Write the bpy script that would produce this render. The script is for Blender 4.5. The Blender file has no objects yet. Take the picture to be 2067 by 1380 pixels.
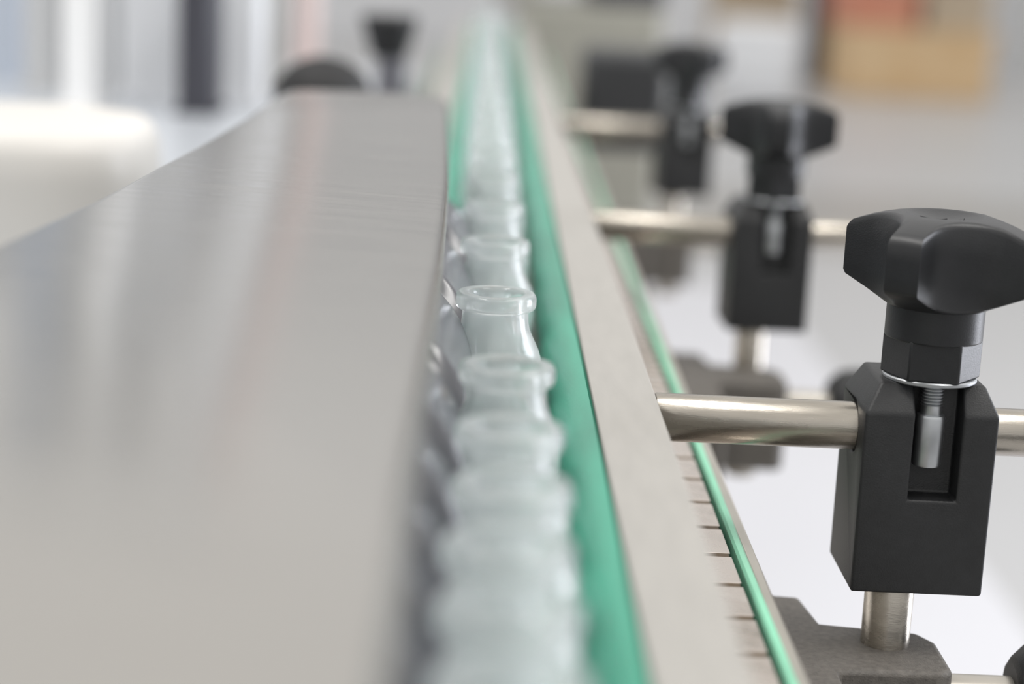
import bpy, bmesh, math, random
from mathutils import Vector, Matrix
random.seed(7)
PI = math.pi
SC = bpy.context.scene
COL = SC.collection
ZC = 1.05                      # height of the lens above the floor (m)

# ------------------------------------------------------------------ camera
IX = Vector((0.9988, -0.0098, 0.0488)).normalized()
F = Vector((0.0199, 0.9770, -0.2124)).normalized()
IY = F.cross(IX).normalized()
IX = IY.cross(F).normalized()
FPX, CX, CY = 3850.0, 1033.5, 690.0
cam_d = bpy.data.cameras.new('camera')
cam = bpy.data.objects.new('camera', cam_d)
COL.objects.link(cam)
m = Matrix((IX, -IY, -F)).transposed().to_4x4()
m.translation = Vector((0, 0, ZC))
cam.matrix_world = m
cam_d.sensor_width = 36.0
cam_d.sensor_fit = 'HORIZONTAL'
cam_d.lens = FPX / 2067 * 36
cam_d.clip_start = 0.01
cam_d.clip_end = 100
cam_d.dof.use_dof = True
cam_d.dof.focus_distance = 0.470
cam_d.dof.aperture_fstop = 6.3
SC.camera = cam


def V(x, y, h):                # h = depth below the lens
    return Vector((x, y, ZC - h))


def ray(px, py):
    return F + IX * ((px - CX) / FPX) + IY * ((py - CY) / FPX)


def at(px, py, Y):             # place on the vertical plane at distance Y
    r = ray(px, py)
    p = r * (Y / r.y)
    return Vector((p.x, p.y, p.z + ZC))


def onfloor(px, py):
    r = ray(px, py)
    p = r * (-ZC / r.z)
    return Vector((p.x, p.y, 0))


# --------------------------------------------------------------- materials
def mat(name, color, rough=0.5, metal=0.0, var=0.0, scale=40.0, stretch=(1, 1, 1), bump=0.0,
        bscale=400.0, spec=0.5, color2=None, rvar=0.0, coat=0.0):
    mt = bpy.data.materials.new(name)
    mt.use_nodes = True
    nt = mt.node_tree
    b = nt.nodes['Principled BSDF']
    b.inputs['Base Color'].default_value = (*color, 1)
    b.inputs['Roughness'].default_value = rough
    b.inputs['Metallic'].default_value = metal
    b.inputs['Specular IOR Level'].default_value = spec
    b.inputs['Coat Weight'].default_value = coat
    tc = nt.nodes.new('ShaderNodeTexCoord')
    mp = nt.nodes.new('ShaderNodeMapping')
    mp.inputs['Scale'].default_value = stretch
    nt.links.new(tc.outputs['Object'], mp.inputs['Vector'])
    if var > 0 or color2 is not None or rvar > 0:
        n = nt.nodes.new('ShaderNodeTexNoise')
        n.inputs['Scale'].default_value = scale
        n.inputs['Detail'].default_value = 5
        nt.links.new(mp.outputs['Vector'], n.inputs['Vector'])
        if var > 0 or color2 is not None:
            r = nt.nodes.new('ShaderNodeValToRGB')
            c2 = color2 if color2 is not None else tuple(min(1, c * (1 + var)) for c in color)
            c1 = color if color2 is not None else tuple(c * (1 - var) for c in color)
            r.color_ramp.elements[0].color = (*c1, 1)
            r.color_ramp.elements[1].color = (*c2, 1)
            r.color_ramp.elements[0].position = 0.3
            r.color_ramp.elements[1].position = 0.7
            nt.links.new(n.outputs['Fac'], r.inputs['Fac'])
            nt.links.new(r.outputs['Color'], b.inputs['Base Color'])
        if rvar > 0:
            mr = nt.nodes.new('ShaderNodeMapRange')
            mr.inputs['From Min'].default_value = 0.3
            mr.inputs['From Max'].default_value = 0.7
            mr.inputs['To Min'].default_value = max(0.02, rough - rvar)
            mr.inputs['To Max'].default_value = rough + rvar
            nt.links.new(n.outputs['Fac'], mr.inputs['Value'])
            nt.links.new(mr.outputs['Result'], b.inputs['Roughness'])
    if bump > 0:
        n2 = nt.nodes.new('ShaderNodeTexNoise')
        n2.inputs['Scale'].default_value = bscale
        n2.inputs['Detail'].default_value = 4
        nt.links.new(mp.outputs['Vector'], n2.inputs['Vector'])
        bp = nt.nodes.new('ShaderNodeBump')
        bp.inputs['Strength'].default_value = bump
        bp.inputs['Distance'].default_value = 0.0004
        nt.links.new(n2.outputs['Fac'], bp.inputs['Height'])
        nt.links.new(bp.outputs['Normal'], b.inputs['Normal'])
    return mt


def glass_mat():
    mt = bpy.data.materials.new('clear_glass')
    mt.use_nodes = True
    nt = mt.node_tree
    b = nt.nodes['Principled BSDF']
    b.inputs['Base Color'].default_value = (0.995, 1.0, 1.0, 1)
    b.inputs['Roughness'].default_value = 0.02
    b.inputs['IOR'].default_value = 1.47
    b.inputs['Transmission Weight'].default_value = 1.0
    out = nt.nodes['Material Output']
    d = nt.nodes.new('ShaderNodeBsdfDiffuse')       # pale diffuse share mixed evenly into the glass
    d.inputs['Color'].default_value = (0.93, 1.0, 0.995, 1)
    tl = nt.nodes.new('ShaderNodeBsdfTranslucent')
    tl.inputs['Color'].default_value = (0.93, 1.0, 0.995, 1)
    ad = nt.nodes.new('ShaderNodeMixShader')
    ad.inputs['Fac'].default_value = 0.5
    nt.links.new(d.outputs['BSDF'], ad.inputs[1])
    nt.links.new(tl.outputs['BSDF'], ad.inputs[2])
    tr = nt.nodes.new('ShaderNodeBsdfTransparent')
    tr.inputs['Color'].default_value = (0.995, 1.0, 1.0, 1)
    m0 = nt.nodes.new('ShaderNodeMixShader')
    m0.inputs['Fac'].default_value = 0.15
    nt.links.new(b.outputs['BSDF'], m0.inputs[1])
    nt.links.new(tr.outputs['BSDF'], m0.inputs[2])
    mx = nt.nodes.new('ShaderNodeMixShader')
    mx.inputs['Fac'].default_value = 0.26
    nt.links.new(m0.outputs['Shader'], mx.inputs[1])
    nt.links.new(ad.outputs['Shader'], mx.inputs[2])
    nt.links.new(mx.outputs['Shader'], out.inputs['Surface'])
    return mt


M = dict(
    glass=glass_mat(),
    black=mat('black_plastic', (0.014, 0.0145, 0.0155), 0.46, var=0.15, scale=300, bump=0.25, bscale=2500, spec=0.5),
    knob=mat('knob_plastic', (0.014, 0.0147, 0.0165), 0.38, var=0.1, scale=300, bump=0.12, bscale=2500, spec=0.5),
    dusty=mat('dusty_plastic', (0.085, 0.077, 0.068), 0.6, color2=(0.135, 0.123, 0.108), scale=600, bump=0.5, bscale=2200),
    steel=mat('polished_steel', (0.39, 0.36, 0.315), 0.26, 1.0, var=0.10, scale=60, stretch=(1, 8, 8), bump=0.08, bscale=500, rvar=0.05),
    zinc=mat('zinc_steel', (0.46, 0.475, 0.49), 0.38, 1.0, var=0.08, scale=200),
    cover=mat('brushed_stainless', (0.435, 0.42, 0.395), 0.22, 1.0, var=0.03, scale=14, stretch=(2, 22, 22), bump=0.012, bscale=60, rvar=0.03),
    alu=mat('anodised_aluminium', (0.385, 0.37, 0.345), 0.55, 0.25, var=0.04, scale=50, stretch=(6, 1, 6), bump=0.05, bscale=900),
    green=mat('green_plastic', (0.026, 0.29, 0.185), 0.30, var=0.22, scale=25, stretch=(4, 0.6, 4), bump=0.12, bscale=300),
    lime=mat('light_green_plastic', (0.25, 0.62, 0.42), 0.30, var=0.12, scale=40),
    chain=mat('chain_steel', (0.60, 0.54, 0.49), 0.28, 0.9, color2=(0.70, 0.63, 0.58), scale=160, rvar=0.1),
    gap=mat('dark_brown_link', (0.10, 0.065, 0.035), 0.6),
    frame=mat('frame_steel', (0.50, 0.47, 0.42), 0.35, 0.7, var=0.08, scale=40),
    screw=mat('dark_screw_plastic', (0.10, 0.102, 0.115), 0.20, var=0.05, scale=30, spec=0.7),
    white=mat('white_paint', (0.88, 0.88, 0.88), 0.4, var=0.03, scale=6),
    warmwhite=mat('cream_paint', (0.64, 0.62, 0.585), 0.45, var=0.03, scale=6),
    ltgrey=mat('light_grey_paint', (0.76, 0.77, 0.79), 0.4, var=0.03, scale=6),
    grey=mat('grey_paint', (0.56, 0.565, 0.57), 0.45, var=0.04, scale=6),
    bluegrey=mat('blue_grey_paint', (0.55, 0.60, 0.68), 0.4, var=0.04, scale=6),
    umber=mat('umber_paint', (0.36, 0.35, 0.33), 0.5, var=0.05, scale=6),
    slate=mat('slate_paint', (0.045, 0.045, 0.058), 0.45, var=0.05, scale=6),
    olive=mat('olive_grey_paint', (0.29, 0.285, 0.245), 0.5, var=0.06, scale=6),
    pink=mat('pale_pink_paint', (0.70, 0.57, 0.54), 0.5, var=0.05, scale=6),
    bed=mat('bed_plate', (0.58, 0.61, 0.65), 0.3, 0.2, var=0.03, scale=6),
    yellow=mat('yellow_crate', (0.62, 0.42, 0.22), 0.55, color2=(0.68, 0.50, 0.30), scale=4),
    red=mat('red_crate', (0.55, 0.21, 0.13), 0.55, color2=(0.62, 0.28, 0.18), scale=4),
    tan=mat('tan_carton', (0.45, 0.36, 0.26), 0.7, color2=(0.52, 0.43, 0.32), scale=4),
    wall=mat('wall_paint', (0.70, 0.705, 0.72), 0.7, var=0.03, scale=1.5),
    blackmetal=mat('black_paint', (0.025, 0.026, 0.028), 0.5, var=0.1, scale=20),
    stem=mat('dark_grey_paint', (0.13, 0.13, 0.15), 0.45, var=0.05, scale=6),
    rubber=mat('black_rubber', (0.007, 0.007, 0.008), 0.6, var=0.1, scale=60),
)


def floor_mat():
    """Epoxy floor: grey, a paler rectangle beside the line, a darker strip across the hall."""
    mt = bpy.data.materials.new('epoxy_floor')
    mt.use_nodes = True
    nt = mt.node_tree
    b = nt.nodes['Principled BSDF']
    b.inputs['Roughness'].default_value = 0.35
    tc = nt.nodes.new('ShaderNodeTexCoord')
    sp = nt.nodes.new('ShaderNodeSeparateXYZ')
    nt.links.new(tc.outputs['Object'], sp.inputs['Vector'])

    def band(sock, lo, hi):
        a = nt.nodes.new('ShaderNodeMath'); a.operation = 'GREATER_THAN'; a.inputs[1].default_value = lo
        c = nt.nodes.new('ShaderNodeMath'); c.operation = 'LESS_THAN'; c.inputs[1].default_value = hi
        d = nt.nodes.new('ShaderNodeMath'); d.operation = 'MULTIPLY'
        nt.links.new(sock, a.inputs[0]); nt.links.new(sock, c.inputs[0])
        nt.links.new(a.outputs[0], d.inputs[0]); nt.links.new(c.outputs[0], d.inputs[1])
        return d.outputs[0]
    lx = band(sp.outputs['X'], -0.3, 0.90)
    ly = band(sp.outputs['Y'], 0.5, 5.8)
    pale_area = nt.nodes.new('ShaderNodeMath'); pale_area.operation = 'MULTIPLY'
    nt.links.new(lx, pale_area.inputs[0]); nt.links.new(ly, pale_area.inputs[1])
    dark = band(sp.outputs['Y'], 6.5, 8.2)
    n = nt.nodes.new('ShaderNodeTexNoise'); n.inputs['Scale'].default_value = 2.0
    nt.links.new(tc.outputs['Object'], n.inputs['Vector'])
    r = nt.nodes.new('ShaderNodeValToRGB')
    r.color_ramp.elements[0].color = (0.43, 0.43, 0.434, 1)
    r.color_ramp.elements[1].color = (0.47, 0.47, 0.474, 1)
    nt.links.new(n.outputs['Fac'], r.inputs['Fac'])
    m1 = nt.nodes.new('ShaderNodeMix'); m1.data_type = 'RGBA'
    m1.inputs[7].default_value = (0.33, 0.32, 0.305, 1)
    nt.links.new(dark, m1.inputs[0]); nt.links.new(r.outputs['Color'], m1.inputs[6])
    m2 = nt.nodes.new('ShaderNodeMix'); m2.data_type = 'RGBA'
    m2.inputs[7].default_value = (0.62, 0.62, 0.65, 1)  # paler floor colour inside the rectangle
    nt.links.new(pale_area.outputs[0], m2.inputs[0]); nt.links.new(m1.outputs[2], m2.inputs[6])
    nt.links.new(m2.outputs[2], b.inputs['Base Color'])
    return mt


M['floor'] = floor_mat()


# ------------------------------------------------------------ mesh helpers
def link(name, bm, material, parent=None, loc=None, smooth=True, bevel=0.0, seg=2, angle=35):
    bmesh.ops.recalc_face_normals(bm, faces=bm.faces[:])
    me = bpy.data.meshes.new(name)
    bm.to_mesh(me)
    bm.free()
    me.materials.append(material)
    o = bpy.data.objects.new(name, me)
    COL.objects.link(o)
    if parent is not None:
        o.parent = parent
    if loc is not None:
        o.location = loc
    if bevel > 0:
        bv = o.modifiers.new('bevel', 'BEVEL')
        bv.width = bevel
        bv.segments = seg
        bv.limit_method = 'ANGLE'
        bv.angle_limit = math.radians(angle)
        bv.harden_normals = False
    if smooth:
        for p in me.polygons:
            p.use_smooth = True
        try:
            me.set_sharp_from_angle(angle=math.radians(angle))
        except Exception:
            pass
    return o


def bake(o):
    """Apply an object's modifiers into its mesh."""
    dg = bpy.context.evaluated_depsgraph_get()
    dg.update()
    me = bpy.data.meshes.new_from_object(o.evaluated_get(dg))
    o.modifiers.clear()
    o.data = me
    return o


def box(bm, x0, x1, y0, y1, z0, z1):
    vs = [bm.verts.new((x, y, z)) for z in (z0, z1) for y in (y0, y1) for x in (x0, x1)]
    for f in ((0, 2, 3, 1), (4, 5, 7, 6), (0, 1, 5, 4), (2, 6, 7, 3), (0, 4, 6, 2), (1, 3, 7, 5)):
        bm.faces.new([vs[i] for i in f])
    return vs


def loft(bm, rings, cap=True):
    vr = [[bm.verts.new(p) for p in r] for r in rings]
    n = len(vr[0])
    for a, b in zip(vr, vr[1:]):
        for i in range(n):
            bm.faces.new((a[i], a[(i + 1) % n], b[(i + 1) % n], b[i]))
    if cap:
        bm.faces.new(list(reversed(vr[0])))
        bm.faces.new(vr[-1])
    return vr


def lathe(bm, prof, n=48, axis='Z', center=(0, 0, 0)):
    cx, cy, cz = center
    rows = []
    for r, z in prof:
        if r < 1e-7:
            p = {'Z': (cx, cy, cz + z), 'X': (cx + z, cy, cz), 'Y': (cx, cy + z, cz)}[axis]
            rows.append([bm.verts.new(p)])
        else:
            row = []
            for i in range(n):
                a = 2 * PI * i / n
                c, s = r * math.cos(a), r * math.sin(a)
                row.append(bm.verts.new({'Z': (cx + c, cy + s, cz + z), 'X': (cx + z, cy + c, cz + s),
                                         'Y': (cx + s, cy + z, cz + c)}[axis]))
            rows.append(row)
    for a, b in zip(rows, rows[1:]):
        if len(a) == 1 and len(b) == 1:
            continue
        for i in range(n):
            j = (i + 1) % n
            if len(a) == 1:
                bm.faces.new((a[0], b[j], b[i]))
            elif len(b) == 1:
                bm.faces.new((a[i], a[j], b[0]))
            else:
                bm.faces.new((a[i], a[j], b[j], b[i]))


def cyl(bm, r, z0, z1, n=40, axis='Z', center=(0, 0, 0), ch=0.0):
    if ch > 0:
        lathe(bm, [(0, z0), (r - ch, z0), (r, z0 + ch), (r, z1 - ch), (r - ch, z1), (0, z1)], n, axis, center)
    else:
        lathe(bm, [(0, z0), (r, z0), (r, z1), (0, z1)], n, axis, center)


def prism(bm, pts, z0, z1):
    loft(bm, [[(x, y, z0) for x, y in pts], [(x, y, z1) for x, y in pts]])


def sweepY(bm, prof, y0, y1, n=1):
    loft(bm, [[(x, y0 + (y1 - y0) * k / n, z) for x, z in prof] for k in range(n + 1)])


def cut(o, cutters):
    for c in cutters:
        md = o.modifiers.new('cut', 'BOOLEAN')
        md.operation = 'DIFFERENCE'
        md.solver = 'EXACT'
        md.object = c
    bake(o)
    for c in cutters:
        bpy.data.objects.remove(c, do_unlink=True)


def tmp(bm):
    bmesh.ops.recalc_face_normals(bm, faces=bm.faces[:])
    me = bpy.data.meshes.new('cutter')
    bm.to_mesh(me)
    bm.free()
    o = bpy.data.objects.new('cutter', me)
    COL.objects.link(o)
    return o


def tag(o, label, cat, group=None):
    o['label'] = label
    o['category'] = cat
    if group:
        o['group'] = group
    return o


def empty(name, loc, label, cat, group=None, rz=0.0):
    o = bpy.data.objects.new(name, None)
    o.empty_display_size = 0.01
    COL.objects.link(o)
    o.location = loc
    o.rotation_euler = (0, 0, rz)
    return tag(o, label, cat, group)


def dup(root, loc, label, rz=None):
    r = root.copy()
    COL.objects.link(r)
    r.location = loc
    if rz is not None:
        r.rotation_euler = (0, 0, rz)
    r['label'] = label
    for ch in list(root.children):
        c = ch.copy()
        COL.objects.link(c)
        c.parent = r
        for g in list(ch.children):
            d = g.copy()
            COL.objects.link(d)
            d.parent = c
    return r


# -------------------------------------------------------------- the setting
bm = bmesh.new()
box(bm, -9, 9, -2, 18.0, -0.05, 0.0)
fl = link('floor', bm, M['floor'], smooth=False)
fl['kind'] = 'structure'
bm = bmesh.new()
box(bm, -9, 9, 18.0, 18.2, 0.0, 5.0)
wb = link('wall_back', bm, M['wall'], smooth=False)
wb['kind'] = 'structure'

# ------------------------------------------------------------- the conveyor
HB = 0.1476                    # belt top below the lens
ZB = ZC - HB
conv = empty('conveyor', (0, 0, 0), 'long slat conveyor with beige frame edge under the row of vials', 'conveyor')
# frame: two side plates with a top lip, cross pan, legs
for sx, nm in ((1, 'side_frame'), (-1, 'side_frame')):
    bm = bmesh.new()
    if sx > 0:
        prof = [(0.0686, ZB + 0.0006), (0.0714, ZB + 0.0006), (0.0714, ZB - 0.115), (0.090, ZB - 0.115),
                (0.090, ZB - 0.118), (0.0698, ZB - 0.118), (0.0698, ZB - 0.010), (0.0686, ZB - 0.010)]
    else:
        prof = [(-0.060, ZB - 0.004), (-0.0535, ZB - 0.004), (-0.0535, ZB - 0.118), (-0.060, ZB - 0.118)]
    sweepY(bm, prof, 0.05, 2.30)
    link(nm, bm, M['frame'], conv, bevel=0.0008)
bm = bmesh.new()
box(bm, -0.0535, 0.0698, 0.05, 2.30, ZB - 0.060, ZB - 0.050)
link('pan', bm, M['frame'], conv)
for y in (0.25, 1.25, 2.2):
    for x in (-0.0935, 0.0935):
        bm = bmesh.new()
        box(bm, x - 0.02, x + 0.02, y - 0.02, y + 0.02, 0.0, ZB - 0.118)
        if x > 0:
            box(bm, 0.0685, x + 0.02, y - 0.02, y + 0.02, ZB - 0.150, ZB - 0.118)
        else:
            box(bm, x - 0.02, -0.0535, y - 0.02, y + 0.02, ZB - 0.150, ZB - 0.118)
        box(bm, x - 0.035, x + 0.035, y - 0.035, y + 0.035, 0.0, 0.012)
        link('leg', bm, M['frame'], conv, bevel=0.002)
# light green wear strip standing in the right lip, and one on the hidden left side
for (xa, xb) in ((0.0661, 0.0685), (-0.0535, -0.0511)):
    bm = bmesh.new()
    sweepY(bm, [(xa, ZB - 0.02), (xb, ZB - 0.02), (xb, ZB + 0.0012), (xb - 0.0006, ZB + 0.0018),
                (xa + 0.0006, ZB + 0.0018), (xa, ZB + 0.0012)], 0.05, 2.30)
    ws = link('wear_strip', bm, M['lime'], conv)
    ws['label'] = 'light green plastic wear strip'

belt = empty('slat_belt', (0, 0, ZB), 'steel slat chain belt carrying the glass vials', 'conveyor belt')
bm = bmesh.new()
box(bm, -0.046, 0.0648, 0.06, 2.29, -0.0085, -0.0030)
y = 0.0855 + 0.0109
while y < 2.26:
    box(bm, -0.046, 0.0648, y - 0.0013, y + 0.0013, -0.0031, -0.00012)     # hinge knuckles between the slats
    y += 0.0218
lk = link('link_chain', bm, M['gap'], belt, smooth=False)
lk['label'] = 'dark brown chain links under the slats'
PITCH = 0.0218
slat_me = None
k = 0
y = 0.0855
while k < 99 and y < 2.27:
    if slat_me is None:
        bm = bmesh.new()
        # rounded leading edge, small hinge lip
        prof = [(-0.0096, -0.003), (0.0096, -0.003), (0.0096, -0.0005), (0.0092, 0.0), (-0.00952, 0.0), (-0.0096, -0.0001)]
        loft(bm, [[(x, yy, z) for yy, z in prof] for x in (-0.0490, 0.0652)])
        s = link('slat', bm, M['chain'], belt, loc=(0, y, 0), smooth=False)
        slat_me = s
    else:
        s = slat_me.copy()
        COL.objects.link(s)
        s.parent = belt
        s.location = (0, y, 0)
    y += PITCH
    k += 1

# ------------------------------------------------------- guide rails (left, right)
HR = 0.1108                    # top of rail below the lens


def rail(name_label, green_label, xg0, sgn, y0, y1):
    """xg0 = joint of green nose and bar; sgn = +1 when the bar lies to the right."""
    r = empty('guide_rail', (0, 0, 0), name_label, 'guide rail', 'guide rails beside the vials')
    zt = ZC - HR
    bm = bmesh.new()
    xa, xb = xg0 + sgn * 0.0008, xg0 + sgn * 0.0167
    pr = [(xa, zt - 0.024), (xb, zt - 0.024), (xb, zt), (xa, zt)]
    sweepY(bm, pr, y0, y1)
    link('rail_bar', bm, M['alu'], r, bevel=0.0004)
    bm = bmesh.new()
    pr = []
    for i in range(15):
        a = PI / 2 + PI * i / 14
        pr.append((xg0 + sgn * (0.0098 * math.cos(a)), zt - 0.0093 + 0.0090 * math.sin(a)))
    pr += [(xg0 + sgn * 0.0008, zt - 0.0183), (xg0 + sgn * 0.0008, zt - 0.0016), (xg0 - sgn * 0.0002, zt - 0.0012)]
    sweepY(bm, pr, y0, y1)
    g = link('green_nose_strip', bm, M['green'], r, angle=50)
    g['label'] = green_label
    return r


rail('long beige aluminium guide rail with green strip right of the vials', 'deep green plastic guide strip', 0.0286, 1, 0.06, 2.25)
rail('far guide rail with green strip left of the vials behind the feed screw', 'green plastic guide strip', -0.0180, -1, 0.665, 2.25)

# -------------------------------------------------------------- glass vials
H = 0.0585
vial_out = [(0, 0.0006), (0.0088, 0.0), (0.0108, 0.0005), (0.0118, 0.0016), (0.0120, 0.003), (0.0120, H - 0.0175), (0.0118, H - 0.0160),
            (0.0112, H - 0.0142), (0.0103, H - 0.0124), (0.0095, H - 0.0108), (0.0088, H - 0.0092), (0.0084, H - 0.0076),
            (0.0083, H - 0.0060), (0.0083, H - 0.0046), (0.0085, H - 0.0042), (0.0095, H - 0.0040), (0.0099, H - 0.0036), (0.0101, H - 0.0030),
            (0.0101, H - 0.0013), (0.0099, H - 0.0006), (0.0095, H - 0.0001), (0.0090, H), (0.0075, H), (0.0070, H - 0.0002),
            (0.0065, H - 0.0008), (0.0063, H - 0.0018)]
vial_in = [(0.0063, H - 0.0050), (0.0066, H - 0.0072), (0.0073, H - 0.0094), (0.0083, H - 0.0112), (0.0094, H - 0.0134),
           (0.0104, H - 0.0155), (0.0108, H - 0.0180), (0.0108, 0.0045), (0.0100, 0.0028), (0.0080, 0.0020), (0, 0.0024)]
bm = bmesh.new()
lathe(bm, vial_out + vial_in, 64)
spots = [0.1930, 0.2173, 0.2434, 0.2698, 0.3008, 0.3371, 0.3875, 0.4667, 0.5472, 0.6228]
yy = 0.6228
while yy < 2.0:
    yy += 0.0755
    spots.append(yy)


def xrow(y):
    if y < 0.30:
        return 0.0062
    if y < 0.45:
        return 0.0072
    if y < 0.48:
        return 0.0050
    return 0.0052 - (y - 0.48) * 0.004


ordw = ['first', 'second', 'third', 'fourth', 'fifth', 'sixth', 'seventh', 'eighth', 'ninth', 'tenth']
vials = []
SHARP = spots.index(0.4667)
GRP = 'glass vials in single file on the belt'
for i, y in enumerate(spots):
    if i == 0:
        o = link('glass_vial', bm, M['glass'], None, smooth=True, angle=60)
    else:
        o = vials[0].copy()
        COL.objects.link(o)
    o.location = (xrow(y), y, ZB + 0.0002)
    o.rotation_euler = (0, 0, random.uniform(0, 6))
    if i == SHARP:
        lb = 'empty clear glass vial in sharp focus on the belt between screw and green strip'
    elif i < SHARP:
        n = SHARP - i
        lb = '%s clear glass vial in front of the sharply focused one' % ordw[n - 1]
    else:
        n = i - SHARP
        lb = '%s clear glass vial behind the sharply focused one' % ordw[n - 1] if n <= 4 else \
            'blurred glass vial merging with others toward the far end of the row'
    tag(o, lb, 'vial', GRP)
    vials.append(o)

# -------------------------------------------------------- helical feed screw
AX, AH, RS = -0.0265, 0.1100, 0.0270
ext = [0.02, 0.046, 0.071, 0.096, 0.1205, 0.1447, 0.169] + spots + [spots[-1] + 0.08]


def bpos(t):                   # continuous vial position, t = index
    t = max(0.0, min(len(ext) - 1.001, t))
    i = int(t)
    a, b = ext[i], ext[i + 1]
    p0 = ext[max(0, i - 1)]
    p3 = ext[min(len(ext) - 1, i + 2)]
    f = t - i
    m0, m1 = (b - p0) / 2, (p3 - a) / 2
    return (2 * f**3 - 3 * f**2 + 1) * a + (f**3 - 2 * f**2 + f) * m0 + (-2 * f**3 + 3 * f**2) * b + (f**3 - f**2) * m1


feed = empty('feed_screw', V(AX, 0, AH), 'dark glossy helical feed screw with curved pockets beside the vials', 'feed screw')
bm = bmesh.new()
NT, NY = 96, 560
y0s, y1s = 0.130, 0.640
rb = 0.0126
rows = []
for j in range(NY + 1):
    y = y0s + (y1s - y0s) * j / NY
    row = []
    for i in range(NT):
        th = 2 * PI * i / NT
        r = RS
        for n in range(4, 20):
            yc = bpos(n + i / NT)
            dy = y - yc
            if abs(dy) < rb:
                r = min(r, 0.0318 - math.sqrt(rb * rb - dy * dy))
        r = max(0.012, r)
        row.append(bm.verts.new((r * math.cos(th), y, r * math.sin(th))))
    rows.append(row)
for a, b in zip(rows, rows[1:]):
    for i in range(NT):
        j = (i + 1) % NT
        bm.faces.new((a[i], a[j], b[j], b[i]))
bm.faces.new(rows[0])
bm.faces.new(list(reversed(rows[-1])))
link('screw_body', bm, M['screw'], feed, angle=60)
bm = bmesh.new()
cyl(bm, 0.008, 0.06, 0.70, axis='Y', ch=0.0005)
link('shaft', bm, M['steel'], feed)

# ------------------------------------------------------------ steel cover
# sloping stainless sheet hood: right edge over the screw, left edge higher
LE = [(-0.1130, 0.100, 0.0650), (-0.0937, 0.3705, 0.0650), (-0.0880, 0.430, 0.0650), (-0.0845, 0.495, 0.0650), (-0.0815, 0.545, 0.0650), (-0.0783, 0.620, 0.0650),
      (-0.0778, 0.690, 0.0651)]
FE = [(-0.0773, 0.722, 0.0652), (-0.0755, 0.737, 0.0653), (-0.0705, 0.744, 0.0654)]
RE = [(-0.0354, 0.764, 0.0665), (-0.0172, 0.760, 0.0670), (-0.0142, 0.748, 0.0672), (-0.0128, 0.690, 0.0673), (-0.0104, 0.590, 0.0675), (-0.0088, 0.515, 0.0675), (-0.0078, 0.434, 0.0675),
      (-0.0074, 0.378, 0.0675), (-0.0073, 0.300, 0.0675), (-0.0070, 0.220, 0.0675), (-0.0068, 0.100, 0.0675)]
top = [V(*p) for p in LE + FE + RE]
cov = empty('steel_cover', V(-0.05, 0.4, 0.2), 'large sloping brushed stainless cover over the feed screw', 'machine cover')
base = Vector(cov.location)
bm = bmesh.new()
n = len(top)
cen = Vector((-0.05, 0.4, 0))


def inset(p, d):
    q = Vector((p.x, p.y, 0)) - cen
    return q


# rings: lip bottom -> lip top -> bend -> flat
def ring(off_xy, dz):
    out = []
    for i, p in enumerate(top):
        a, b = top[i - 1], top[(i + 1) % n]
        t = Vector((b.x - a.x, b.y - a.y, 0)).normalized()
        nrm = Vector((-t.y, t.x, 0))          # outward for clockwise outline
        lip = dz
        if dz < -0.004:
            # short lip on the right edge, deeper skirt on the hidden left side
            lip = -0.009 if (p.x > -0.02) else -0.055
            if i in (0, n - 1):
                lip = -0.009
        out.append(p + nrm * off_xy + Vector((0, 0, lip)))
    return out


# outline runs left edge away, right edge back: clockwise seen from above, outward = left of travel
rings = [ring(0.0, -0.02), ring(0.0, -0.0026), ring(-0.0004, -0.0012), ring(-0.0013, -0.0003), ring(-0.0026, 0.0)]
vr = [[bm.verts.new(p - base) for p in r] for r in rings]
for a, b in zip(vr, vr[1:]):
    for i in range(n):
        bm.faces.new((a[i], a[(i + 1) % n], b[(i + 1) % n], b[i]))
# ruled top between left and right halves
L = vr[-1]
nl = len(LE) + len(FE)
bm.faces.new(L)
ct = link('top_sheet', bm, M['cover'], cov, smooth=True, angle=70)
sd = ct.modifiers.new('thick', 'SOLIDIFY')
sd.thickness = 0.0012
sd.offset = -1
# standing brackets that carry the hood, on its hidden side
for y in (0.22, 0.60):
    bm = bmesh.new()
    box(bm, -0.0765, -0.0620, y - 0.02, y + 0.02, -0.175 - 0.0, 0.0)
    o = link('bracket', bm, M['frame'], cov, bevel=0.001)
    o.location = (0, 0, 0)
    for v in o.data.vertices:
        w = v.co.copy()
        z = (ZC - 0.0672) if w.z > -0.01 else (ZB - 0.05)
        v.co = Vector((w.x, w.y, z)) - base

# ----------------------------------------------- clamps, rods, posts, brackets
# local frame of a clamp: origin = rod axis at the clamp's middle
clampE = empty('rail_clamp', (0, 0, 0), 'nearest black plastic rod clamp with star knob, sharp at right', 'clamp', 'clamps that hold the guide rail rods')
bm = bmesh.new()


def rect(x0, x1, y0, y1, z):
    return [(x0, y0, z), (x1, y0, z), (x1, y1, z), (x0, y1, z)]


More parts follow.
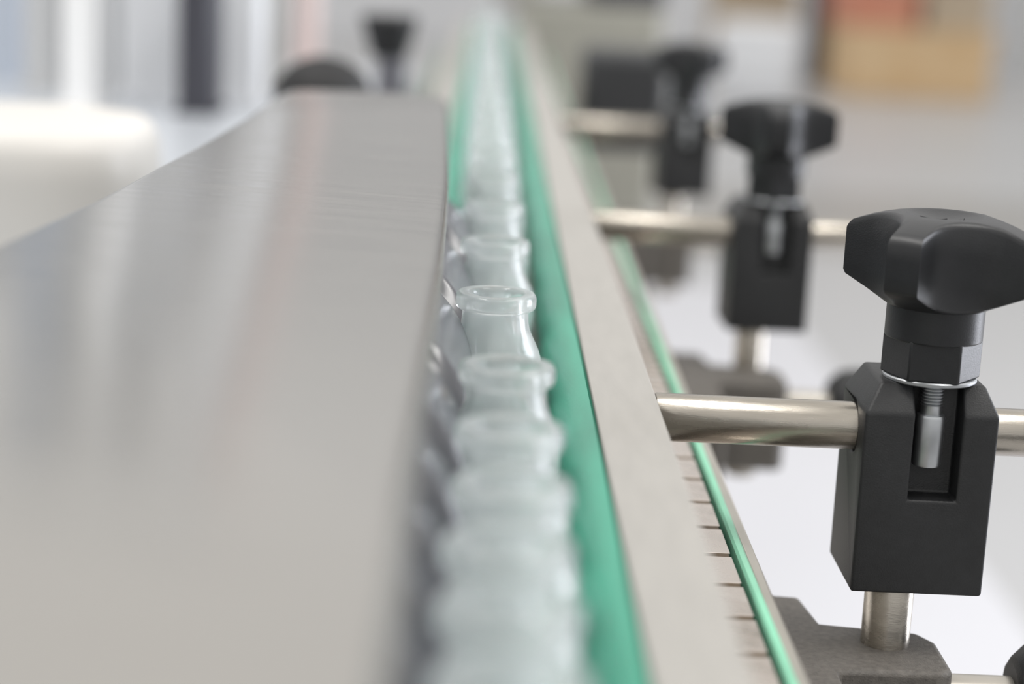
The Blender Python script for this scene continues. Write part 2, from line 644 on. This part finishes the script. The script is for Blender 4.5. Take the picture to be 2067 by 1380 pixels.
bx, by0, by1 = 0.0163, -0.0145, 0.0155
loft(bm, [rect(-bx, bx, by0, by1, -0.0385), rect(-bx, bx, by0, by1, 0.0070), rect(-bx + 0.0040, bx - 0.0030, by0 + 0.0048, by1 - 0.0030, 0.0138)])
body = link('clamp_body', bm, M['black'], clampE, smooth=False)
c1 = bmesh.new()
box(c1, -0.0042, 0.0076, -0.02, -0.0070, -0.0145, 0.02)
c2 = bmesh.new()
cyl(c2, 0.0064, -0.03, 0.03, 48, 'X')
c3 = bmesh.new()
cyl(c3, 0.0062, -0.06, -0.026, 48, 'Z', (-0.0045, -0.0055, 0))
cut(body, [tmp(c1), tmp(c2), tmp(c3)])
bv = body.modifiers.new('bevel', 'BEVEL')
bv.width = 0.0008
bv.segments = 3
bv.limit_method = 'ANGLE'
bv.angle_limit = math.radians(28)
for p in body.data.polygons:
    p.use_smooth = True
body.data.materials.clear()
body.data.materials.append(M['black'])
bake(body)
body.data.set_sharp_from_angle(angle=math.radians(40))

# eye bolt in the slot: sleeve, threaded stud
bm = bmesh.new()
ec = (0.0003, -0.0106, 0.0012)
prof = [(0, -0.0075), (0.0034, -0.0075), (0.0036, -0.0070), (0.0036, 0.0045), (0.0033, 0.0052), (0.0026, 0.0054), (0.0026, 0.0075)]
z = 0.0075
while z < 0.0122:
    prof += [(0.0027, z + 0.0002), (0.0022, z + 0.0005), (0.0027, z + 0.0008)]
    z += 0.0008
prof += [(0, z + 0.0006)]
lathe(bm, prof, 40, center=ec)
eb = link('eye_bolt', bm, M['zinc'], clampE, angle=50)
eb['label'] = 'grey steel bolt with threaded neck in the slot'
bm = bmesh.new()
kx, ky = 0.0009, -0.0030
lathe(bm, [(0.0035, 0.0136), (0.0112, 0.0136), (0.0115, 0.0139), (0.0115, 0.0145), (0.0112, 0.0148), (0.0035, 0.0148), (0.0035, 0.0136)], 56, center=(kx, ky, 0))
ws = link('washer', bm, M['zinc'], clampE)
ws['label'] = 'bright steel washer'
# knob: hex base, collar, star head
knobE = None
bm = bmesh.new()
hexr = [(0.0121 * math.cos(PI / 3 * i + 0.90), 0.0121 * math.sin(PI / 3 * i + 0.90)) for i in range(6)]
loft(bm, [[(x + kx, yv + ky, zz) for x, yv in hexr] for zz in (0.0148, 0.0245)])
nutb = bm
cyl(bm, 0.0119, 0.0240, 0.0330, 56, center=(kx, ky, 0))
knob = link('knob', bm, M['knob'], clampE, bevel=0.0004)
# star head
bm = bmesh.new()
RL, WL, D0, RC = 0.0235, 0.0042, 0.0290, 0.0162
HT = 0.0545                    # head top, local z
ROT = math.radians(-90 - 35)
angs = []
for q in range(4):
    base_a = q * PI / 2
    half = math.atan2(WL, RL)
    for s in (-1.0, -0.5, 0.0, 0.5, 1.0):
        angs.append(base_a + s * half)
    nseg = 16
    for i in range(1, nseg):
        angs.append(base_a + half + (PI / 2 - 2 * half) * i / nseg)


def rho(a):
    a = (a + PI / 4) % (PI / 2) - PI / 4
    fl_ = RL / math.cos(a)
    b = PI / 4 - abs(a)        # angle from cutout axis
    dsc = RC * RC - (D0 * math.sin(b)) ** 2
    if dsc > 0:
        cc = D0 * math.cos(b) - math.sqrt(dsc)
        return min(fl_, cc)
    return fl_


def ztop(r):
    if r < 0.0095:
        return HT - 0.0018 * (1 - (r / 0.0095) ** 2)
    return HT - 0.0014 * ((r - 0.0095) / 0.014) - 0.0026 * ((r - 0.0095) / 0.014) ** 2


def zbot(r):
    if r < 0.0118:
        return HT - 0.0225
    return HT - 0.0225 + (r - 0.0118) * 0.46


def kp(r, a, z):
    return (kx + r * math.cos(a + ROT), ky + r * math.sin(a + ROT), z)


rings = []
for fr in (0.25, 0.5, 0.75, 0.92, 1.0):
    rings.append([kp(0.0095 * fr, a, ztop(0.0095 * fr)) for a in angs])
for fr in (0.15, 0.3, 0.5, 0.7, 0.85):
    rings.append([kp(0.0095 + (rho(a) - 0.0014 - 0.0095) * fr, a, ztop(0.0095 + (rho(a) - 0.0014 - 0.0095) * fr)) for a in angs])
rings.append([kp(rho(a) - 0.0014, a, ztop(rho(a) - 0.0014)) for a in angs])
rings.append([kp(rho(a) - 0.00045, a, ztop(rho(a)) - 0.00045) for a in angs])
rings.append([kp(rho(a), a, ztop(rho(a)) - 0.0014) for a in angs])
for fr in (0.35, 0.7):
    rings.append([kp(rho(a), a, (ztop(rho(a)) - 0.0014) * (1 - fr) + (zbot(rho(a)) + 0.0008) * fr) for a in angs])
rings.append([kp(rho(a), a, zbot(rho(a)) + 0.0008) for a in angs])
rings.append([kp(rho(a) - 0.0006, a, zbot(rho(a) - 0.0006)) for a in angs])
rings.append([kp(0.0118, a, HT - 0.0225) for a in angs])
c0 = bm.verts.new(kp(0, 0, ztop(0)))
vr = [[bm.verts.new(p) for p in r] for r in rings]
nn = len(angs)
for i in range(nn):
    bm.faces.new((c0, vr[0][i], vr[0][(i + 1) % nn]))
for a, b in zip(vr, vr[1:]):
    for i in range(nn):
        bm.faces.new((a[i], b[i], b[(i + 1) % nn], a[(i + 1) % nn]))
bm.faces.new(vr[-1])
head = link('knob_head', bm, M['knob'], knob, angle=48)
# raised mark in the dish: a bent Y stroke and a slash
bm = bmesh.new()


def stroke(a, b, w=0.0005):
    a, b = Vector((*a, 0)), Vector((*b, 0))
    t = (b - a).normalized()
    nv = Vector((-t.y, t.x, 0)) * w
    lo, hi = [], []
    for p in (a - nv, b - nv, b + nv, a + nv):
        zz = ztop(p.length)
        lo.append((p.x + kx, p.y + ky, zz - 0.0004))
        hi.append((p.x + kx, p.y + ky, zz + 0.00022))
    loft(bm, [lo, hi])


stroke((-0.0056, 0.0022), (-0.0022, 0.0012))
stroke((0.0010, 0.0030), (-0.0022, 0.0012))
stroke((-0.0022, 0.0012), (-0.0016, -0.0034))
stroke((0.0048, 0.0020), (0.0030, -0.0030))
mk = link('moulded_mark', bm, M['black'], knob, smooth=False)

YS = [0.4600, 0.7725, 1.1710]
XCL = [0.1117, 0.1180, 0.1228]
HROD = 0.1173
names = ['nearest', 'second', 'third']
clampE.location = V(XCL[0], YS[0], HROD)


def turn_knob(root, deg):
    # the star knobs are screwed to different angles
    for ch in root.children:
        if ch.name.startswith('knob'):
            rm = Matrix.Rotation(math.radians(deg), 4, 'Z')
            pv = Vector((kx, ky, 0))
            ch.rotation_euler = (0, 0, math.radians(deg))
            ch.location = pv - rm @ pv


c2 = dup(clampE, V(XCL[1], YS[1], HROD), 'second black rod clamp with star knob, blurred behind the nearest clamp', math.radians(2))
turn_knob(c2, 26)
c3 = dup(clampE, V(XCL[2], YS[2], HROD), 'third black rod clamp with knob, farthest and most blurred of the clamps', math.radians(4))
turn_knob(c3, 55)

# horizontal rods
bm = bmesh.new()
cyl(bm, 0.0060, 0.04532, 0.185, 56, 'X', ch=0.0006)
rod = link('support_rod', bm, M['steel'], None, loc=V(0, YS[0], HROD), angle=50)
tag(rod, 'polished steel rod through the nearest clamp, sharp', 'rod', 'steel rods holding the guide rail')
for i, lb in ((1, 'blurred horizontal steel rod through the second clamp'), (2, 'very blurred horizontal steel rod through the third clamp')):
    o = rod.copy()
    COL.objects.link(o)
    o.location = V(0, YS[i], HROD)
    o['label'] = lb

# vertical posts + arms
POFF = (-0.0045, -0.0055)
bm = bmesh.new()
cyl(bm, 0.0061, 0.0, 0.075, 56, ch=0.0006)
post = link('clamp_post', bm, M['steel'], None, loc=V(XCL[0] + POFF[0], YS[0] + POFF[1], 0.2185), angle=50)
tag(post, 'short upright steel post under the nearest clamp', 'post', 'upright posts under the clamps')
for i, lb in ((1, 'blurred upright steel post under the second clamp'), (2, 'blurred upright steel post under the third clamp')):
    o = post.copy()
    COL.objects.link(o)
    o.location = V(XCL[i] + POFF[0], YS[i] + POFF[1], 0.2185)
    o['label'] = lb

armE = empty('mounting_bracket', V(XCL[0], YS[0], 0.172), 'dusty grey bracket arm under the nearest clamp post', 'bracket', 'bracket arms on the conveyor side')
ax0, ay0 = XCL[0], YS[0]
pts = [(0.0718, 0.395), (0.0913, 0.395), (0.0918, 0.4345), (0.1175, 0.4345), (0.1207, 0.4375), (0.1207, 0.4560), (0.1172, 0.4625),
       (0.0930, 0.4665), (0.0905, 0.4860), (0.0718, 0.4880)]
bm = bmesh.new()
prism(bm, [(x - ax0, y - ay0) for x, y in pts], -0.036, 0.0)
link('arm_body', bm, M['dusty'], armE, bevel=0.0014, seg=3)
bm = bmesh.new()
cyl(bm, 0.0065, 0.1205 - ax0, 0.1420 - ax0, 40, 'X', (0, 0.4480 - ay0, -0.012), ch=0.0006)
sc_ = link('clamp_screw', bm, M['frame'], armE)
bm = bmesh.new()
lathe(bm, [(0, 0.1385 - ax0), (0.009, 0.1385 - ax0), (0.014, 0.1440 - ax0), (0.015, 0.152 - ax0), (0.013, 0.158 - ax0), (0, 0.158 - ax0)], 12, 'X',
      (0, 0.4480 - ay0, -0.010))
link('clamp_knob', bm, M['black'], armE, bevel=0.001)
dup(armE, V(XCL[1] - 0.001, YS[1] - 0.012, 0.172), 'dark blurred bracket arm under the second clamp post')
dup(armE, V(XCL[2] - 0.002, YS[2] - 0.006, 0.172), 'dark blurred bracket arm under the third clamp post')

# -------------------------------------------------- far end of the conveyor
bm = bmesh.new()
a = at(1205, 215, 1.50)
b = at(1345, 105, 1.50)
gb = empty('gear_motor', (0, 0, 0), 'black blurred motor unit beside the far conveyor, left of the third knob', 'motor')
bm = bmesh.new()
box(bm, 0.0760, b.x, 1.46, 1.56, ZC - 0.165, b.z)
link('housing', bm, M['blackmetal'], gb, bevel=0.006)
bm = bmesh.new()
cyl(bm, 0.020, 1.56, 1.66, 32, 'Y', (0.105, 0, ZC - 0.135), ch=0.003)
link('motor_body', bm, M['blackmetal'], gb)
# olive machine standing across the far end
mh = empty('end_machine', (0.1, 2.5, 0), 'olive grey machine housing across the far end of the conveyor', 'machine')
bm = bmesh.new()
pa, pb = at(1040, 140, 2.36), at(1345, 18, 2.36)
box(bm, pa.x - 0.1, pb.x - 0.1, 2.36 - 2.5, 2.70 - 2.5, 0.0, pb.z)
link('housing', bm, M['olive'], mh, bevel=0.006)
bm = bmesh.new()
box(bm, at(1195, 0, 2.36).x - 0.1, pb.x - 0.1, 2.37 - 2.5, 2.65 - 2.5, pb.z, pb.z + 0.12)
link('dark_hood', bm, M['slate'], mh, bevel=0.006)
bm = bmesh.new()
box(bm, at(1000, 0, 2.36).x - 0.1, at(1090, 0, 2.36).x - 0.1, 2.40 - 2.5, 2.60 - 2.5, pb.z - 0.005, pb.z + 0.10)
link('side_column', bm, M['umber'], mh, bevel=0.006)

# ------------------------------------------- machine bed and posts at the left
HBED = 0.135
mb = empty('machine_bed', V(-0.5, 1.1, HBED), 'pale steel machine bed behind the stainless cover', 'machine bed')
bo = Vector(mb.location)
bm = bmesh.new()
pl = [(-1.10, 0.62), (-0.122, 0.62), (-0.122, 0.86), (-0.064, 0.86), (-0.064, 1.80), (-1.10, 1.80)]
prism(bm, [(x - bo.x, y - bo.y) for x, y in pl], -0.02, 0.0)
link('bed_plate', bm, M['bed'], mb, bevel=0.002)
for x in (-1.05, -0.17):
    for y in (0.68, 1.74):
        bm = bmesh.new()
        box(bm, x - 0.025 - bo.x, x + 0.025 - bo.x, y - 0.025 - bo.y, y + 0.025 - bo.y, -bo.z, -0.02)
        link('leg', bm, M['grey'], mb, bevel=0.002)


def upright(name, px0, px1, Y, mt, label, depth=0.05, top=0.75, cat='post', foot=True):
    a = at(px0, 200, Y)
    b = at(px1, 200, Y)
    e = empty(name, ((a.x + b.x) / 2, Y + depth / 2, ZC - HBED), label, cat, 'upright posts of the machine at left')
    w = (b.x - a.x) / 2
    bm = bmesh.new()
    c = min(0.004, w * 0.3)
    out = [(-w + c, -depth / 2), (w - c, -depth / 2), (w, -depth / 2 + c), (w, depth / 2 - c), (w - c, depth / 2), (-w + c, depth / 2), (-w, depth / 2 - c), (-w, -depth / 2 + c)]
    prism(bm, out, 0.0 if not foot else 0.004, top)
    link('column', bm, mt, e)
    if foot:
        bm = bmesh.new()
        box(bm, -w - 0.002, w + 0.002, -depth / 2 - 0.002, depth / 2 + 0.002, 0.0, 0.004)
        link('foot_plate', bm, mt, e)
    return e


upright('upright_post', -70, 38, 1.50, M['bluegrey'], 'blue grey upright at the far left edge')
upright('upright_post', 46, 112, 1.42, M['grey'], 'dull grey upright between blue grey and bright white ones')
upright('upright_post', 122, 190, 1.30, M['white'], 'bright white narrow upright above the cream housing')
upright('upright_post', 196, 236, 1.42, M['grey'], 'narrow grey upright right of the bright white one')
uw = upright('upright_post', 240, 350, 1.40, M['ltgrey'], 'wide light grey upright left of the dark one')
bm = bmesh.new()
box(bm, -0.065, 0.022, -0.045, -0.022, 0.30, 0.62)     # unseen box, added to put a darker reflection in the steel cover
link('reflection_box', bm, M['grey'], uw, bevel=0.003)
upright('upright_post', 357, 430, 1.30, M['slate'], 'short dark slate upright standing between two pale ones', top=0.125)
upright('upright_post', 434, 524, 1.38, M['ltgrey'], 'pale upright right of the dark slate one')
upright('upright_post', 529, 555, 1.46, M['umber'], 'thin grey brown upright left of the black dome')
upright('upright_post', 588, 634, 1.72, M['pink'], 'pale pink upright behind the black dome')

# cream rounded housing in front of the posts
wh = empty('roller_housing', (0, 0, 0), 'cream rounded housing at the left above the steel cover', 'machine housing')
bm = bmesh.new()
pr_, pt = at(252, 340, 0.715), at(120, 270, 0.715)
cxh = pr_.x - 0.095
rr = []
for zf, sc in ((0.0, 1.0), (0.62, 1.0), (0.80, 0.99), (0.92, 0.955), (0.98, 0.90), (1.0, 0.82)):
    z0_ = ZC - HBED
    z = z0_ + (pt.z - z0_) * zf
    ringp = []
    for i in range(56):
        a = 2 * PI * i / 56
        ca, sa = math.cos(a), math.sin(a)
        e = 0.55
        ringp.append((cxh + 0.095 * (1 - (1 - sc) * 0.8) * math.copysign(abs(ca) ** e, ca), 0.775 + 0.065 * sc * math.copysign(abs(sa) ** e, sa), z))
    rr.append(ringp)
loft(bm, rr)
link('shell', bm, M['warmwhite'], wh, angle=60)
bm = bmesh.new()
cyl(bm, 0.012, -0.001, 0.003, 24, center=(cxh, 0.775, pt.z), ch=0.001)
link('cap_screw', bm, M['zinc'], wh)

# black dome and tapered knob behind the cover's far end
dm = empty('black_dome', (0, 0, 0), 'black domed rubber roller just behind the far end of the steel cover', 'roller')
p = at(654, 113, 0.95)
bm = bmesh.new()
R0 = 0.0245
zt_ = p.z
prof = [(0, ZC - HBED), (R0, ZC - HBED), (R0, zt_ - 0.020)]
for i in range(1, 9):
    a = PI / 2 * i / 8
    prof.append((R0 * math.cos(a), zt_ - 0.020 + 0.020 * math.sin(a)))
lathe(bm, prof, 48, center=(p.x, 0.95, 0))
link('roller_body', bm, M['rubber'], dm, angle=60)
bm = bmesh.new()
cyl(bm, R0 + 0.003, ZC - HBED, ZC - HBED + 0.006, 48, center=(p.x, 0.95, 0), ch=0.001)
link('flange', bm, M['zinc'], dm)

tk = empty('adjusting_knob', (0, 0, 0), 'black tapered knob on a grey stem right of the black dome', 'knob')
p0, p1, ptp = at(742, 40, 1.25), at(832, 40, 1.25), at(787, 40, 1.25)
plo = at(787, 116, 1.25)
r_t = (p1.x - p0.x) / 2 * 1.30
bm = bmesh.new()
lathe(bm, [(0, plo.z), (r_t * 0.60, plo.z), (r_t * 0.66, plo.z + 0.003), (r_t * 0.92, ptp.z - 0.005), (r_t, ptp.z), (r_t * 0.92, ptp.z + 0.003), (0, ptp.z + 0.003)], 10, center=(ptp.x, 1.25, 0))
link('knob_head', bm, M['rubber'], tk, bevel=0.001)
bm = bmesh.new()
box(bm, ptp.x - 0.0075, ptp.x + 0.0115, 1.24, 1.26, ZC - HBED, plo.z)
st = link('stem', bm, M['stem'], tk, bevel=0.002)

# ----------------------------------------------------- far hall, right side
GF = 'goods stacked at the back of the hall'


def crate(px0, px1, pyb, pyt, Y, mt, label, z0=None, name='crate', cat='crate', slats=True):
    a, b = at(px0, pyb, Y), at(px1, pyt, Y)
    zb = a.z if z0 is None else z0
    e = empty(name, ((a.x + b.x) / 2, Y + 0.4, zb), label, cat, GF)
    w, h = (b.x - a.x) / 2, b.z - zb
    bm = bmesh.new()
    box(bm, -w, w, -0.4, 0.4, 0, h)
    link('crate_body', bm, mt, e, bevel=0.01)
    bm = bmesh.new()
    box(bm, -w - 0.01, w + 0.01, -0.41, 0.41, h * 0.86, h)
    link('rim', bm, mt, e, bevel=0.008)
    return e, zb + h


YF = 13.5
e1, z1 = crate(1705, 2010, 140, 68, YF, M['yellow'], 'yellow ochre crate standing on the hall floor at upper right', 0.0)
e2, z2 = crate(1705, 1858, 68, -30, YF, M['red'], 'orange red crate stacked on the yellow ochre one', z1)
e3, z3 = crate(1866, 2010, 68, -30, YF, M['tan'], 'tan carton stacked beside the orange red crate', z1, 'carton', 'carton')
e4, z4 = crate(1450, 1614, 60, -30, 15.5, M['tan'], 'tan carton behind the pale drum at the top', 0.0, 'carton', 'carton')


def column_post(px0, px1, pyb, mt, label, name='steel_column'):
    f = onfloor((px0 + px1) / 2, pyb)
    a, b = at(px0, pyb, f.y), at(px1, pyb, f.y)
    w = (b.x - a.x) / 2
    e = empty(name, f, label, 'column')
    bm = bmesh.new()
    box(bm, -w, w, -w, w, 0.01, 2.6)
    link('shaft', bm, mt, e, bevel=0.01)
    bm = bmesh.new()
    box(bm, -w * 1.25, w * 1.25, -w * 1.25, w * 1.25, 0, 0.012)
    link('base_plate', bm, mt, e)
    return e


column_post(1622, 1662, 168, M['slate'], 'dark steel column on the floor left of the crates')
column_post(1352, 1452, 88, M['white'], 'white column above the third knob at the top')
column_post(2034, 2110, 150, M['grey'], 'grey column at the upper right corner')
# pale drum
f = onfloor(1520, 200)
dw = (at(1605, 200, f.y).x - at(1435, 200, f.y).x) / 2
dr = empty('drum', f, 'pale grey round drum on the floor behind the knobs', 'drum')
bm = bmesh.new()
hh = at(1520, 48, f.y).z
lathe(bm, [(0, 0), (dw * 0.93, 0), (dw, 0.03), (dw, hh * 0.33), (dw * 1.02, hh * 0.35), (dw, hh * 0.37), (dw, hh * 0.66), (dw * 1.02, hh * 0.68), (dw, hh * 0.70),
           (dw, hh - 0.03), (dw * 0.95, hh), (0, hh)], 48)
link('drum_body', bm, M['ltgrey'], dr, angle=50)
bm = bmesh.new()
cyl(bm, dw * 0.88, hh - 0.005, hh + 0.012, 48, ch=0.004)
link('lid', bm, M['white'], dr)

# ------------------------------------------------------------------- light
w = bpy.data.worlds.new('hall_light')
SC.world = w
w.use_nodes = True
nt = w.node_tree
bg = nt.nodes['Background']
tc = nt.nodes.new('ShaderNodeTexCoord')
sp = nt.nodes.new('ShaderNodeSeparateXYZ')
nt.links.new(tc.outputs['Generated'], sp.inputs['Vector'])
mr = nt.nodes.new('ShaderNodeMapRange')
mr.inputs['From Min'].default_value = -1.0
mr.inputs['From Max'].default_value = 1.0
nt.links.new(sp.outputs['Z'], mr.inputs['Value'])
rp = nt.nodes.new('ShaderNodeValToRGB')
rp.color_ramp.elements[0].color = (0.15, 0.15, 0.15, 1)
rp.color_ramp.elements[0].position = 0.46
rp.color_ramp.elements[1].color = (1.0, 0.985, 0.96, 1)
rp.color_ramp.elements[1].position = 0.85
el = rp.color_ramp.elements.new(0.54)
el.color = (0.80, 0.80, 0.80, 1)
nt.links.new(mr.outputs['Result'], rp.inputs['Fac'])
nt.links.new(rp.outputs['Color'], bg.inputs['Color'])
bg.inputs['Strength'].default_value = 0.95


def area(name, loc, target, sx, sy, power, color=(1, 1, 1)):
    ld = bpy.data.lights.new(name, 'AREA')
    ld.shape = 'RECTANGLE'
    ld.size, ld.size_y = sx, sy
    ld.energy = power
    ld.color = color
    o = bpy.data.objects.new(name, ld)
    COL.objects.link(o)
    o.location = loc
    o.rotation_euler = (Vector(target) - Vector(loc)).to_track_quat('-Z', 'Y').to_euler()
    return o


area('ceiling_lamp', (-0.9, 0.5, 3.4), (0, 0.6, 0.9), 1.6, 0.4, 22, (1, 0.98, 0.95))
area('ceiling_lamp', (1.1, 0.2, 3.4), (0, 0.6, 0.9), 1.6, 0.4, 22, (1, 0.98, 0.95))

area('open_doorway', (4.0, 2.0, 1.35), (0.1, 2.0, 1.35), 1.9, 2.6, 125, (0.94, 0.97, 1.06))

# ------------------------------------------------------------ colour management
SC.view_settings.view_transform = 'Standard'
SC.view_settings.look = 'None'
SC.view_settings.gamma = 1.0
SC.view_settings.exposure = 0.25
SC.view_settings.use_curve_mapping = False
SC.cycles.max_bounces = 24
SC.cycles.transmission_bounces = 24
SC.cycles.glossy_bounces = 6
SC.cycles.diffuse_bounces = 4
SC.cycles.transparent_max_bounces = 16
SC.cycles.caustics_reflective = False
SC.cycles.caustics_refractive = True
SC.cycles.use_denoising = True
